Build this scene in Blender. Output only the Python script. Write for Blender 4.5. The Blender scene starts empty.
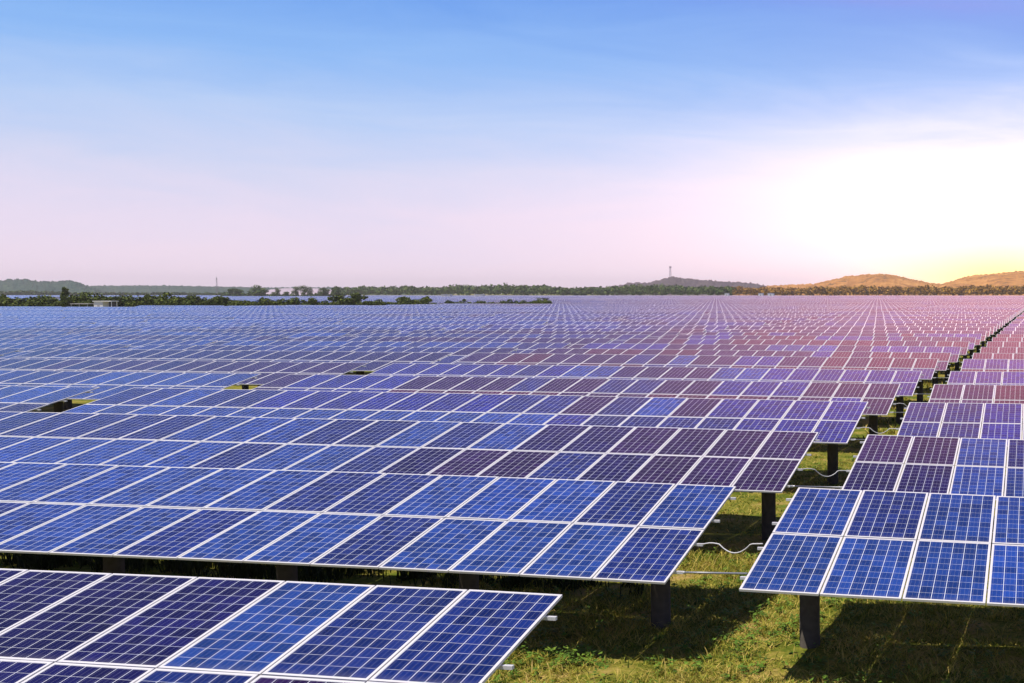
import bpy, math, random
import numpy as np
from mathutils import Matrix, Vector

random.seed(7)
rng = np.random.default_rng(7)
SC = bpy.context.scene
COL = SC.collection
R = math.radians

# ------------------------------------------------------------------ camera
CAM_Z = 4.9
F_PX = 1039.06
YAW, PITCH = R(-7.7588), R(-2.6724)
cam = bpy.data.cameras.new("camera")
cam.sensor_width = 36.0
cam.lens = F_PX * 36.0 / 1024.0
cam.shift_x = (512.0 - 889.5) / 1024.0      # the photo is the left part of a wider frame
cam.clip_start, cam.clip_end = 0.1, 30000.0
camo = bpy.data.objects.new("camera", cam)
COL.objects.link(camo)
camo.location = (0, 0, CAM_Z)
camo.rotation_euler = (R(90) + PITCH, 0, -YAW)
SC.camera = camo

# ------------------------------------------------------------------ view, sun, sky
SC.view_settings.view_transform = 'Standard'
SC.view_settings.look = 'None'
SC.view_settings.exposure = 0.0
SC.view_settings.gamma = 1.0
SC.view_settings.use_curve_mapping = False
SC.cycles.use_denoising = True
SC.cycles.max_bounces = 6
SC.cycles.volume_bounces = 0

SUN_DIR = Vector((0.365, 0.25, -1.0)).normalized()       # direction the light travels
sun = bpy.data.lights.new("sun", 'SUN')
sun.energy = 5.0
sun.angle = R(0.5)
sun.color = (1.0, 0.93, 0.82)
suno = bpy.data.objects.new("sun", sun)
COL.objects.link(suno)
suno.rotation_euler = SUN_DIR.to_track_quat('-Z', 'Y').to_euler()
SUN_EL = math.asin(-SUN_DIR.z)
SUN_AZ = math.atan2(-SUN_DIR.x, -SUN_DIR.y)

def nd(nt, kind, **kw):
    n = nt.nodes.new(kind)
    ins = kw.pop('ins', {})
    for k, v in kw.items():
        setattr(n, k, v)
    for k, v in ins.items():
        if hasattr(v, 'is_output'):
            nt.links.new(v, n.inputs[k])
        else:
            n.inputs[k].default_value = v
    return n

def mth(nt, op, a, b=None, c=None, clamp=False):
    n = nt.nodes.new('ShaderNodeMath'); n.operation = op; n.use_clamp = clamp
    for i, v in enumerate((a, b, c)):
        if v is None: continue
        if hasattr(v, 'is_output'): nt.links.new(v, n.inputs[i])
        else: n.inputs[i].default_value = v
    return n.outputs[0]

def mixc(nt, fac, a, b, mode='MIX'):
    n = nt.nodes.new('ShaderNodeMix'); n.data_type = 'RGBA'; n.blend_type = mode
    for i, v in ((0, fac), (6, a), (7, b)):
        if hasattr(v, 'is_output'): nt.links.new(v, n.inputs[i])
        else: n.inputs[i].default_value = v if i == 0 else (tuple(v) + (1,) if len(v) == 3 else v)
    return n.outputs[2]

def ramp(nt, fac, stops, interp='LINEAR'):
    n = nt.nodes.new('ShaderNodeValToRGB'); cr = n.color_ramp; cr.interpolation = interp
    while len(cr.elements) > 1: cr.elements.remove(cr.elements[-1])
    for i, (p, c) in enumerate(stops):
        e = cr.elements[0] if i == 0 else cr.elements.new(p)
        e.position = p; e.color = tuple(c) + (1,) if len(c) == 3 else c
    nt.links.new(fac, n.inputs[0])
    return n.outputs[0]

world = bpy.data.worlds.new("World")
SC.world = world
world.use_nodes = True
wt = world.node_tree
wt.nodes.clear()
sky = nd(wt, 'ShaderNodeTexSky', sky_type='NISHITA', sun_disc=False)
sky.sun_elevation = SUN_EL
sky.sun_rotation = SUN_AZ
sky.dust_density = 1.0
sky.ozone_density = 2.0
tc = nd(wt, 'ShaderNodeTexCoord')
sep = nd(wt, 'ShaderNodeSeparateXYZ', ins={0: tc.outputs['Generated']})
el = mth(wt, 'MULTIPLY', mth(wt, 'ARCSINE', sep.outputs[2]), 180 / math.pi)   # degrees above the horizon
# soft streaks of high cloud
mp = nd(wt, 'ShaderNodeMapping', ins={0: tc.outputs['Generated'], 'Scale': (2.6, 2.6, 15.0), 'Rotation': (0.04, 0.16, 0)})
nz = nd(wt, 'ShaderNodeTexNoise', ins={'Vector': mp.outputs[0], 'Scale': 1.5, 'Detail': 7.0, 'Roughness': 0.6, 'Distortion': 0.8})
streak = mth(wt, 'SUBTRACT', nz.outputs[0], 0.5)
el2 = mth(wt, 'ADD', el, mth(wt, 'MULTIPLY', streak, -3.6))
SKY_STOPS = [(-2, (.95, .77, .89)), (1, (.95, .79, .92)), (3.5, (.84, .75, .92)), (6.0, (.66, .70, .92)),
             (8.5, (.47, .63, .94)), (11.5, (.27, .50, .93)), (15.5, (.135, .34, .86)), (22, (.092, .115, .42)), (36, (.024, .052, .25)), (90, (.012, .045, .19))]
grad = ramp(wt, mth(wt, 'DIVIDE', mth(wt, 'ADD', el2, 2.0), 92.0), [((e + 2) / 92.0, c) for e, c in SKY_STOPS])
nish = mixc(wt, 1.0, sky.outputs[0], (0.10, 0.10, 0.10), 'MULTIPLY')
up = mth(wt, 'MULTIPLY', mth(wt, 'DIVIDE', mth(wt, 'SUBTRACT', el, 18.0), 40.0, clamp=True), 0.35)
base = mixc(wt, up, grad, nish)

def glow(az_px, el_deg, sx, sy, smooth=False):
    """gaussian round a low sky direction: azimuth and elevation spreads in degrees"""
    az0 = math.degrees(YAW + math.atan((az_px - 889.5) / F_PX))
    az = mth(wt, 'MULTIPLY', mth(wt, 'ARCTAN2', sep.outputs[0], sep.outputs[1]), 180 / math.pi)
    da = mth(wt, 'DIVIDE', mth(wt, 'SUBTRACT', az, az0), sx)
    de = mth(wt, 'DIVIDE', mth(wt, 'SUBTRACT', el if smooth else el2, el_deg), sy)
    s = mth(wt, 'ADD', mth(wt, 'MULTIPLY', da, da), mth(wt, 'MULTIPLY', de, de))
    return mth(wt, 'EXPONENT', mth(wt, 'MULTIPLY', s, -1.0))

def addglow(base, g, col):
    n = mixc(wt, 1.0, col, (1, 1, 1), 'MULTIPLY')
    v = nd(wt, 'ShaderNodeVectorMath', operation='SCALE', ins={0: n, 'Scale': g})
    w = nd(wt, 'ShaderNodeVectorMath', operation='ADD', ins={0: base, 1: v.outputs[0]})
    return w.outputs[0]

base = addglow(base, glow(1005, 4.3, 12.5, 4.8), (.66, .48, .30))
base = addglow(base, glow(1020, 5.2, 22.0, 6.0), (.38, .19, .15))
base = addglow(base, glow(1060, 17.5, 19.0, 7.0), (-.02, -.12, -.09))             # the blue turns violet over the sun
base = mixc(wt, mth(wt, 'MULTIPLY', glow(1006, .6, 5.4, 1.75, True), .92), base, (2.6, 1.7, .42))   # the low sun's own yellow core
base = addglow(base, glow(1010, 24.0, 19.0, 5.2), (1.75, .58, .46))       # unseen rosy glow added above the frame to redden panel reflections
bg = nd(wt, 'ShaderNodeBackground', ins={'Color': base, 'Strength': 1.0})
wo = nd(wt, 'ShaderNodeOutputWorld', ins={0: bg.outputs[0]})

# ------------------------------------------------------------------ camera helpers for laying out the far land
_fw = Vector((math.sin(YAW) * math.cos(PITCH), math.cos(YAW) * math.cos(PITCH), math.sin(PITCH)))
_rt = Vector((math.cos(YAW), -math.sin(YAW), 0))
_up = _rt.cross(_fw)

def ray(px, py):
    return _fw + _rt * ((px - 889.5) / F_PX) - _up * ((py - 341.5) / F_PX)

def at(px, D, py=293.0):
    """the world point on the bearing of column px at D metres north of the camera, at the height row py sees there"""
    d = ray(px, py); t = D / d.y
    return Vector((d.x * t, D, CAM_Z + d.z * t))

def depth_of(x, y):
    return x * _fw.x + y * _fw.y

def px_of(x, y, z=0.0):
    p = Vector((x, y, z - CAM_Z)); d = p.dot(_fw)
    if d < 0.5: return None
    return 889.5 + F_PX * p.dot(_rt) / d, 341.5 - F_PX * p.dot(_up) / d

# ------------------------------------------------------------------ object helpers
def tag(o, label=None, cat=None, group=None, kind=None):
    if label: o['label'] = label
    if cat: o['category'] = cat
    if group: o['group'] = group
    if kind: o['kind'] = kind
    return o

def link(name, data, parent=None, loc=None):
    o = bpy.data.objects.new(name, data)
    COL.objects.link(o)
    if parent is not None: o.parent = parent
    if loc is not None: o.location = loc
    return o

class MB:
    def __init__(self):
        self.v, self.f, self.m, self.uv, self.smooth = [], [], [], {}, set()
    def quad(self, a, b, c, d, mi=0, uv=None):
        n = len(self.v); self.v += [tuple(a), tuple(b), tuple(c), tuple(d)]
        self.f.append((n, n + 1, n + 2, n + 3)); self.m.append(mi)
        if uv: self.uv[len(self.f) - 1] = uv
    def box(self, x0, x1, y0, y1, z0, z1, mi=0, M=None):
        n = len(self.v)
        P = [(x, y, z) for z in (z0, z1) for y in (y0, y1) for x in (x0, x1)]
        if M is not None: P = [tuple(M @ Vector(p)) for p in P]
        self.v += P
        for q in ((0, 2, 3, 1), (4, 5, 7, 6), (0, 1, 5, 4), (2, 6, 7, 3), (0, 4, 6, 2), (1, 3, 7, 5)):
            self.f.append(tuple(n + i for i in q)); self.m.append(mi)
    def tube(self, pts, r, seg=8, mi=0, cap=True):
        pts = [Vector(p) for p in pts]; n0 = len(self.v)
        rs = r if isinstance(r, (list, tuple)) else [r] * len(pts)
        for i, p in enumerate(pts):
            t = (pts[min(i + 1, len(pts) - 1)] - pts[max(i - 1, 0)]).normalized()
            a = t.cross(Vector((0, 0, 1)))
            if a.length < 1e-3: a = t.cross(Vector((0, 1, 0)))
            a.normalize(); b = t.cross(a)
            for k in range(seg):
                w = 2 * math.pi * k / seg
                self.v.append(tuple(p + (a * math.cos(w) + b * math.sin(w)) * rs[i]))
        for i in range(len(pts) - 1):
            for k in range(seg):
                k2 = (k + 1) % seg
                self.f.append((n0 + i * seg + k, n0 + i * seg + k2, n0 + (i + 1) * seg + k2, n0 + (i + 1) * seg + k)); self.m.append(mi)
                self.smooth.add(len(self.f) - 1)
        if cap:
            self.f.append(tuple(n0 + k for k in range(seg))); self.m.append(mi)
            self.f.append(tuple(n0 + (len(pts) - 1) * seg + k for k in reversed(range(seg)))); self.m.append(mi)
    def mesh(self, name, mats):
        me = bpy.data.meshes.new(name)
        me.from_pydata(self.v, [], self.f)
        for m in mats: me.materials.append(m)
        me.polygons.foreach_set('material_index', self.m)
        if self.smooth:
            me.polygons.foreach_set('use_smooth', [i in self.smooth for i in range(len(self.f))])
        if self.uv:
            lay = me.uv_layers.new(name='UVMap')
            for fi, uv in self.uv.items():
                for li, c in zip(me.polygons[fi].loop_indices, uv): lay.data[li].uv = c
        me.update()
        return me

def tri_mesh(name, verts, quads, mats, mi=None, smooth=False):
    """fast mesh of quads from numpy arrays"""
    me = bpy.data.meshes.new(name)
    verts = np.asarray(verts, np.float32); quads = np.asarray(quads, np.int32)
    me.vertices.add(len(verts)); me.vertices.foreach_set('co', verts.ravel())
    k = quads.shape[1]
    me.loops.add(quads.size); me.loops.foreach_set('vertex_index', quads.ravel())
    me.polygons.add(len(quads)); me.polygons.foreach_set('loop_start', np.arange(0, quads.size, k, dtype=np.int32))
    for m in mats: me.materials.append(m)
    if mi is not None: me.polygons.foreach_set('material_index', np.asarray(mi, np.int32))
    me.polygons.foreach_set('use_smooth', np.full(len(quads), bool(smooth)))
    me.update(calc_edges=True)
    return me

# ------------------------------------------------------------------ materials
def mat(name):
    m = bpy.data.materials.new(name); m.use_nodes = True
    nt = m.node_tree; b = nt.nodes['Principled BSDF']
    return m, nt, b

def plain(name, col, rough=0.6, metal=0.0, spec=0.5, noise=0.0, nscale=8.0, bump=0.0):
    m, nt, b = mat(name)
    b.inputs['Roughness'].default_value = rough
    b.inputs['Metallic'].default_value = metal
    b.inputs['Specular IOR Level'].default_value = spec
    if noise or bump:
        g = nd(nt, 'ShaderNodeTexCoord')
        n = nd(nt, 'ShaderNodeTexNoise', ins={'Vector': g.outputs['Object'], 'Scale': nscale, 'Detail': 5.0})
        c = mixc(nt, n.outputs[0], [x * (1 - noise) for x in col], [min(1, x * (1 + noise)) for x in col])
        nt.links.new(c, b.inputs['Base Color'])
        if bump:
            bp = nd(nt, 'ShaderNodeBump', ins={'Strength': bump, 'Distance': 0.02, 'Height': n.outputs[0]})
            nt.links.new(bp.outputs[0], b.inputs['Normal'])
    else:
        b.inputs['Base Color'].default_value = (*col, 1)
    return m

PW, PH = 1.01, 1.67            # panel pitch along the row and up the slope
GW, GH = 0.992, 1.652          # panel size
NP = 22                        # panels along a table
TILT = R(11.384)
FR = 0.028                     # frame width

def cell_pattern(nt, u, v, rnd, tint, far=False):
    """polycrystalline cells of one panel, u and v in metres from its lower corner"""
    cw, ch = (GW - 2 * FR) / 6, (GH - 2 * FR) / 10
    cu = mth(nt, 'DIVIDE', mth(nt, 'SUBTRACT', u, FR), cw)
    cv = mth(nt, 'DIVIDE', mth(nt, 'SUBTRACT', v, FR), ch)
    fu, fv = mth(nt, 'FRACT', cu), mth(nt, 'FRACT', cv)
    du = mth(nt, 'ABSOLUTE', mth(nt, 'SUBTRACT', fu, 0.5))
    dv = mth(nt, 'ABSOLUTE', mth(nt, 'SUBTRACT', fv, 0.5))
    lu = mth(nt, 'GREATER_THAN', du, 0.5 - 0.0032 / cw)
    lv = mth(nt, 'GREATER_THAN', dv, 0.5 - 0.0020 / ch)
    line = mth(nt, 'MAXIMUM', mth(nt, 'MULTIPLY', lu, 0.95), mth(nt, 'MULTIPLY', lv, 0.75))
    # three busbars a cell
    fb = mth(nt, 'ABSOLUTE', mth(nt, 'SUBTRACT', mth(nt, 'FRACT', mth(nt, 'MULTIPLY', fu, 3.0)), 0.5))
    bus = mth(nt, 'MULTIPLY', mth(nt, 'LESS_THAN', fb, 0.024), 0.32)
    cid = nd(nt, 'ShaderNodeCombineXYZ', ins={0: mth(nt, 'FLOOR', cu), 1: mth(nt, 'FLOOR', cv), 2: mth(nt, 'MULTIPLY', rnd, 97.0)})
    wn = nd(nt, 'ShaderNodeTexWhiteNoise', noise_dimensions='3D', ins={'Vector': cid.outputs[0]})
    uvv = nd(nt, 'ShaderNodeCombineXYZ', ins={0: u, 1: v, 2: mth(nt, 'MULTIPLY', rnd, 31.0)})
    vo = nd(nt, 'ShaderNodeTexVoronoi', ins={'Vector': uvv.outputs[0], 'Scale': 55.0})
    sepc = nd(nt, 'ShaderNodeSeparateColor', ins={0: vo.outputs['Color']})
    br = mth(nt, 'ADD', 0.54, mth(nt, 'ADD', mth(nt, 'MULTIPLY', wn.outputs[0], 0.66), mth(nt, 'MULTIPLY', sepc.outputs[0], 0.28)))
    cell = nd(nt, 'ShaderNodeVectorMath', operation='SCALE', ins={0: tint, 'Scale': br})
    c = mixc(nt, bus, cell.outputs[0], (.42, .43, .50))
    c = mixc(nt, line, c, (.78, .80, .86))
    return c

def panel_shader(b):
    b.inputs['Roughness'].default_value = 0.13
    b.inputs['IOR'].default_value = 1.40
    b.inputs['Specular IOR Level'].default_value = 0.5

def near_panel_mat():
    m, nt, b = mat('solar_glass')
    uv = nd(nt, 'ShaderNodeUVMap', uv_map='UVMap')
    s = nd(nt, 'ShaderNodeSeparateXYZ', ins={0: uv.outputs[0]})
    oi = nd(nt, 'ShaderNodeObjectInfo')
    c = cell_pattern(nt, s.outputs[0], s.outputs[1], oi.outputs['Random'], oi.outputs['Color'])
    # a film of dust, thicker along the lower frame
    tcn = nd(nt, 'ShaderNodeTexCoord')
    n = nd(nt, 'ShaderNodeTexNoise', ins={'Vector': tcn.outputs['Object'], 'Scale': 2.2, 'Detail': 4.0})
    low = mth(nt, 'MULTIPLY', mth(nt, 'SUBTRACT', 0.12, s.outputs[1], clamp=True), 1.1)
    dust = mth(nt, 'ADD', low, mth(nt, 'MULTIPLY', mth(nt, 'SUBTRACT', n.outputs[0], 0.45, clamp=True), 0.06))
    c = mixc(nt, dust, c, (.40, .37, .36))
    nt.links.new(c, b.inputs['Base Color']); panel_shader(b)
    return m

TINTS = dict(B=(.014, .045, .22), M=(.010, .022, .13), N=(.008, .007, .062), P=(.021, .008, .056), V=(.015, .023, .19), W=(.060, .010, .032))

def far_panel_mat():
    m, nt, b = mat('solar_glass_rows')
    uv = nd(nt, 'ShaderNodeUVMap', uv_map='UVMap')
    s = nd(nt, 'ShaderNodeSeparateXYZ', ins={0: uv.outputs[0]})
    pu, pv = mth(nt, 'DIVIDE', s.outputs[0], PW), mth(nt, 'DIVIDE', s.outputs[1], PH)
    iu, iv = mth(nt, 'FLOOR', pu), mth(nt, 'FLOOR', pv)
    u = mth(nt, 'SUBTRACT', s.outputs[0], mth(nt, 'MULTIPLY', iu, PW))
    v = mth(nt, 'SUBTRACT', s.outputs[1], mth(nt, 'MULTIPLY', iv, PH))
    oi = nd(nt, 'ShaderNodeObjectInfo')
    g = nd(nt, 'ShaderNodeNewGeometry')
    seed = mth(nt, 'ADD', oi.outputs['Random'], g.outputs['Random Per Island'])
    pid = nd(nt, 'ShaderNodeCombineXYZ', ins={0: iu, 1: iv, 2: mth(nt, 'MULTIPLY', seed, 53.0)})
    wn = nd(nt, 'ShaderNodeTexWhiteNoise', noise_dimensions='3D', ins={'Vector': pid.outputs[0]})
    # batches of panels: a run of neighbours shares its tone
    pid2 = nd(nt, 'ShaderNodeCombineXYZ', ins={0: mth(nt, 'MULTIPLY', iu, 0.14), 1: mth(nt, 'MULTIPLY', seed, 53.0), 2: mth(nt, 'MULTIPLY', iv, 0.3)})
    nn = nd(nt, 'ShaderNodeTexNoise', ins={'Vector': pid2.outputs[0], 'Scale': 1.0, 'Detail': 2.0})
    t = mth(nt, 'ADD', mth(nt, 'MULTIPLY', nn.outputs[0], 0.8), mth(nt, 'MULTIPLY', wn.outputs[0], 0.2))
    ps = nd(nt, 'ShaderNodeSeparateXYZ', ins={0: g.outputs['Position']})
    side = mth(nt, 'ADD', mth(nt, 'DIVIDE', ps.outputs[0], ps.outputs[1]), .45)      # redder to the east: warm flare tint put into the panel colour
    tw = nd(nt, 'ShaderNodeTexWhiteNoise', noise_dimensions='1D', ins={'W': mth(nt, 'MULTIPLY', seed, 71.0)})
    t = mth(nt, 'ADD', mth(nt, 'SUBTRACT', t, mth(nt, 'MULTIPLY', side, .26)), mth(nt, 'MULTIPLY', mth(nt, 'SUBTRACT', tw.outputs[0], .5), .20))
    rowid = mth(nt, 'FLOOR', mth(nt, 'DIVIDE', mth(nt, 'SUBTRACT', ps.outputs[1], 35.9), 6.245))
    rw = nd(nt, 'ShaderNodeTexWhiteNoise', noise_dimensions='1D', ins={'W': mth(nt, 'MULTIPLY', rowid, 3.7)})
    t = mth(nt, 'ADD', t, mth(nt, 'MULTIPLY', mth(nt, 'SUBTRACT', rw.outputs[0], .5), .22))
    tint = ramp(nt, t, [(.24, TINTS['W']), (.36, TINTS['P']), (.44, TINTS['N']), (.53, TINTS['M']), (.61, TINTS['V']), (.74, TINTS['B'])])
    cc = cell_pattern(nt, u, v, wn.outputs[0], tint)
    e1 = mth(nt, 'LESS_THAN', u, FR); e2 = mth(nt, 'GREATER_THAN', u, GW - FR)
    e3 = mth(nt, 'LESS_THAN', v, FR); e4 = mth(nt, 'GREATER_THAN', v, GH - FR)
    e = mth(nt, 'MAXIMUM', mth(nt, 'MAXIMUM', e1, e2), mth(nt, 'MAXIMUM', e3, e4))
    c = mixc(nt, e, cc, (.78, .76, .78))
    nt.links.new(c, b.inputs['Base Color']); panel_shader(b)
    return m

M_GLASS = near_panel_mat()
M_ROWS = far_panel_mat()
M_ALU = plain('aluminium_frame', (.77, .75, .76), 0.42, 0.15, 0.5)
M_BACK = plain('panel_backsheet', (.30, .30, .31), 0.7)
M_STEEL = plain('galvanised_steel', (.30, .31, .33), 0.45, 0.4, noise=.2, nscale=12)
M_RAIL = plain('rail_metal', (.72, .72, .74), 0.4, 0.2)
M_POST = plain('weathered_shade_concrete', (.075, .066, .055), 0.95, spec=.1, noise=.45, nscale=9, bump=.5)  # weathered texture; base darkened to stand for shade under the tables
M_CABLE = plain('pale_conduit', (.62, .61, .62), 0.5)
M_WHITE = plain('white_wall', (.80, .78, .78), 0.8, noise=.06)
M_ROOFD = plain('dark_roof', (.06, .06, .07), 0.7)
M_ROOFG = plain('grey_roof', (.42, .40, .40), 0.7)
M_MAST = plain('mast_metal', (.34, .30, .36), 0.6)

def leaf_mat(name, stops, rough=.75, trans=0.0):
    m, nt, b = mat(name)
    g = nd(nt, 'ShaderNodeNewGeometry')
    oi = nd(nt, 'ShaderNodeObjectInfo')
    tcn = nd(nt, 'ShaderNodeTexCoord')
    n = nd(nt, 'ShaderNodeTexNoise', ins={'Vector': tcn.outputs['Object'], 'Scale': .35, 'Detail': 3.0})
    t = mth(nt, 'ADD', mth(nt, 'MULTIPLY', g.outputs['Random Per Island'], .45),
            mth(nt, 'ADD', mth(nt, 'MULTIPLY', oi.outputs['Random'], .25), mth(nt, 'MULTIPLY', n.outputs[0], .35)))
    c = ramp(nt, t, stops)
    nt.links.new(c, b.inputs['Base Color'])
    b.inputs['Roughness'].default_value = rough
    b.inputs['Specular IOR Level'].default_value = .2
    return m

M_HEDGE = leaf_mat('hedge_leaves', [(.15, (.024, .040, .005)), (.5, (.070, .098, .012)), (.85, (.14, .165, .020))])
M_TREE = leaf_mat('tree_leaves', [(.15, (.035, .075, .025)), (.5, (.085, .14, .032)), (.9, (.17, .21, .05))])
M_TRUNK = plain('bark', (.07, .05, .035), .9)

# ------------------------------------------------------------------ the ground
def hash_noise(x, y, s):
    return (np.sin(x * s + 1.7 * np.sin(y * s * .73 + 2.1)) * np.cos(y * s * 1.13 + 1.3 * np.sin(x * s * .61)))

def ground_h(x, y):
    return .035 * hash_noise(x, y, .9) + .02 * hash_noise(x + 3, y - 7, 2.3)

def ground_mat():
    m, nt, b = mat('ground_grass')
    tcn = nd(nt, 'ShaderNodeTexCoord')
    P = tcn.outputs['Object']
    n1 = nd(nt, 'ShaderNodeTexNoise', ins={'Vector': P, 'Scale': .9, 'Detail': 7.0, 'Roughness': .62})
    n2 = nd(nt, 'ShaderNodeTexNoise', ins={'Vector': P, 'Scale': 9.0, 'Detail': 6.0, 'Roughness': .7})
    n3 = nd(nt, 'ShaderNodeTexNoise', ins={'Vector': P, 'Scale': 60.0, 'Detail': 3.0})
    t = mth(nt, 'ADD', mth(nt, 'MULTIPLY', n1.outputs[0], .62), mth(nt, 'MULTIPLY', n2.outputs[0], .38))
    c = ramp(nt, t, [(.37, (.050, .095, .008)), (.46, (.13, .16, .015)), (.53, (.28, .25, .040)), (.60, (.44, .31, .10)), (.68, (.52, .34, .16))])
    c = mixc(nt, mth(nt, 'MULTIPLY', n3.outputs[0], .25), c, (.05, .05, .015))
    nt.links.new(c, b.inputs['Base Color'])
    bp = nd(nt, 'ShaderNodeBump', ins={'Strength': .8, 'Distance': .05, 'Height': n2.outputs[0]})
    nt.links.new(bp.outputs[0], b.inputs['Normal'])
    b.inputs['Roughness'].default_value = .95
    b.inputs['Specular IOR Level'].default_value = .1
    return m
M_GROUND = ground_mat()

gx = np.concatenate([[-4200, -2000, -1000, -500, -200, -80, -40], np.arange(-24, 10.01, .25), [16, 30, 60, 150, 400, 900, 1800]])
gy = np.concatenate([[-300, -60, -10, 2], np.arange(8, 30.01, .25), [34, 40, 60, 100, 200, 400, 800, 1600, 3000, 5600]])
GX, GY = np.meshgrid(gx, gy)
fade = np.clip((10 - np.abs(GX + 7)) / 4 + 1, 0, 1) * np.clip((32 - GY) / 5, 0, 1) * np.clip((GY - 4) / 4, 0, 1)
GZ = ground_h(GX, GY) * fade
nx, ny = len(gx), len(gy)
idx = np.arange(nx * ny).reshape(ny, nx)
quads = np.stack([idx[:-1, :-1], idx[:-1, 1:], idx[1:, 1:], idx[1:, :-1]], -1).reshape(-1, 4)
go = link('ground', tri_mesh('ground', np.stack([GX, GY, GZ], -1).reshape(-1, 3), quads, [M_GROUND], smooth=True))
tag(go, kind='structure')

# ------------------------------------------------------------------ solar tables
ROWS = {1: (6.46, -4.63, 1.23, .035, .43), 2: (12.82, -4.69, 1.139, .105, .19), 3: (18.30, -4.47, 1.288, .20, .06),
        4: (24.35, -4.34, 1.312, .17, .045), 5: (30.88, -4.28, 1.231, .15, .04)}
def row_rise(r):
    return (ROWS[r][3], ROWS[r][4]) if r in ROWS else (.15 * max(0, 1 - (r - 6) / 9), .05)
RROWS = {2: (12.23, -3.53, 1.265), 3: (18.85, -3.50, 1.185)}
PERIOD = NP * PW + 1.12
def row_y(r):
    return ROWS[r][0] if r in ROWS else 36.92 + (r - 6) * 6.245
def row_edge(r):
    return ROWS[r][1] if r in ROWS else -4.66 + .0152 * (row_y(r) - 6.46)
def row_z(r):
    if r in ROWS: return ROWS[r][2]
    return 1.24 + random.Random(r * 7 + 3).uniform(-.06, .06)

# panel meshes -------------------------------------------------------
def frame_boxes(mb, mi):
    t, h = .004, .024
    mb.box(0, GW, 0, FR, -h, t, mi); mb.box(0, GW, GH - FR, GH, -h, t, mi)
    mb.box(0, FR, FR, GH - FR, -h, t, mi); mb.box(GW - FR, GW, FR, GH - FR, -h, t, mi)
def glass_faces(mb, ga, bk):
    a, b, c, d = (FR, FR, 0), (GW - FR, FR, 0), (GW - FR, GH - FR, 0), (FR, GH - FR, 0)
    mb.quad(a, b, c, d, ga, [p[:2] for p in (a, b, c, d)])
    z = -.008
    mb.quad(*[(p[0], p[1], z) for p in (d, c, b, a)], bk, [(0, 0)] * 4)
mb = MB(); glass_faces(mb, 0, 1); ME_LAMINATE = mb.mesh('solar_panel', [M_GLASS, M_BACK])
mb = MB(); frame_boxes(mb, 0); ME_FRAME = mb.mesh('panel_frame', [M_ALU])
mb = MB(); glass_faces(mb, 0, 1); frame_boxes(mb, 2); ME_PANEL = mb.mesh('framed_panel', [M_GLASS, M_BACK, M_ALU])

def pick_tints(r, side, j):
    """tone of each panel of a table, counted from the aisle end: lists for the lower and the upper course"""
    rr = random.Random(r * 131 + j * 17 + (5 if side == 'R' else 0))
    def run(pool, n=NP, chance=.45):
        out, cur = [], rr.choice(pool)
        for _ in range(n):
            if rr.random() < chance: cur = rr.choice(pool)
            out.append(cur)
        return out
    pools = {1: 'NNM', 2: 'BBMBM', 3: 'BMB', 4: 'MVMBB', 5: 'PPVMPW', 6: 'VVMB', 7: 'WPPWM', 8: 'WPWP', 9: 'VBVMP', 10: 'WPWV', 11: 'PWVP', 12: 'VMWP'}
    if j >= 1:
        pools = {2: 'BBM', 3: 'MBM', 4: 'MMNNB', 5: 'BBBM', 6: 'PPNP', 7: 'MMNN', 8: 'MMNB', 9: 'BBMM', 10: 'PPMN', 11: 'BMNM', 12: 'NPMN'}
    pool = pools.get(r, 'BMVP')
    lo, hi = run(pool), run(pool)
    if side == 'L' and j == 0:
        if r == 1: hi[:8] = list('MMBNNNNN'); lo[:8] = list('MPMNNNNN')
        if r == 2: lo[:6] = list('MBBBMB'); hi[:6] = list('BMBBBM'); lo[6:12] = list('BMBBBM'); hi[6:12] = list('MBBBBB')
        if r == 3: lo[:12] = list('PPPNMPPNMBBM'); hi[:12] = list('PPPPNNBMBMMB')
        if r == 4: lo[:6] = list('VVVMMM'); hi[:8] = list('VVVVPBMP')
        if r == 5: lo[:4] = list('PVPP'); hi[:8] = list('PPPVVVPP')
        if r == 6: lo[:8] = list('VVWPVVBB'); hi[:14] = list('VVVVVVBBPPNNBB')
        if r == 7: hi[:12] = list('WWWPWPPVVPPB')
        if r == 8: hi[:10] = list('WWWWPWVPPP')
    if side == 'R':
        if r == 2: lo, hi = ['B'] * NP, ['B'] * NP; hi[1] = 'M'
        if r == 3: lo[:6] = list('NNBBBM'); hi[:6] = list('PPBMBB')
        if r == 4: lo[:4] = list('MMVV'); hi[:4] = list('MMVV')
        if r == 5: lo[:4] = list('PPWW'); hi[:4] = list('PPWW')
        if r in (6, 7): hi[:4] = list('VVVV')
        if r in (8, 9, 10, 11): hi[:4] = list('WWWV')
    return lo, hi

ORD = ['', 'front', 'second', 'third', 'fourth', 'fifth', 'sixth', 'seventh', 'eighth', 'ninth', 'tenth', 'eleventh', 'twelfth']
TONE = {1: 'dark navy', 2: 'bright blue', 3: 'purple and blue', 4: 'violet blue', 5: 'purple', 6: 'violet', 7: 'maroon', 8: 'dark red'}
def table_label(r, side, j):
    rown = 'front row' if r == 1 else f'{ORD[r]} row from the front'
    if side == 'R':
        return f'tilted solar panel table in the {rown}, right of the grassy aisle'
    if j == 0:
        t = TONE.get(r, 'mixed tone')
        return f'{t} solar table, {rown}, directly left of the grassy aisle'
    n = ['', 'second', 'third', 'fourth', 'fifth', 'sixth', 'seventh'][j]
    return f'solar panel table, {rown}, {n} left of the grassy aisle'

NEAR_ROWS = 12
S_RAILS = (.42, 1.28, 2.10, 2.97)
def post_mesh(r, h, seg=20):
    m = MB(); m.tube([(0, 0, -.15), (0, 0, h * .5), (0, 0, h)], [r * 1.02, r, r], seg); return m.mesh('post', [M_POST])
CT, ST = math.cos(TILT), math.sin(TILT)

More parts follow.
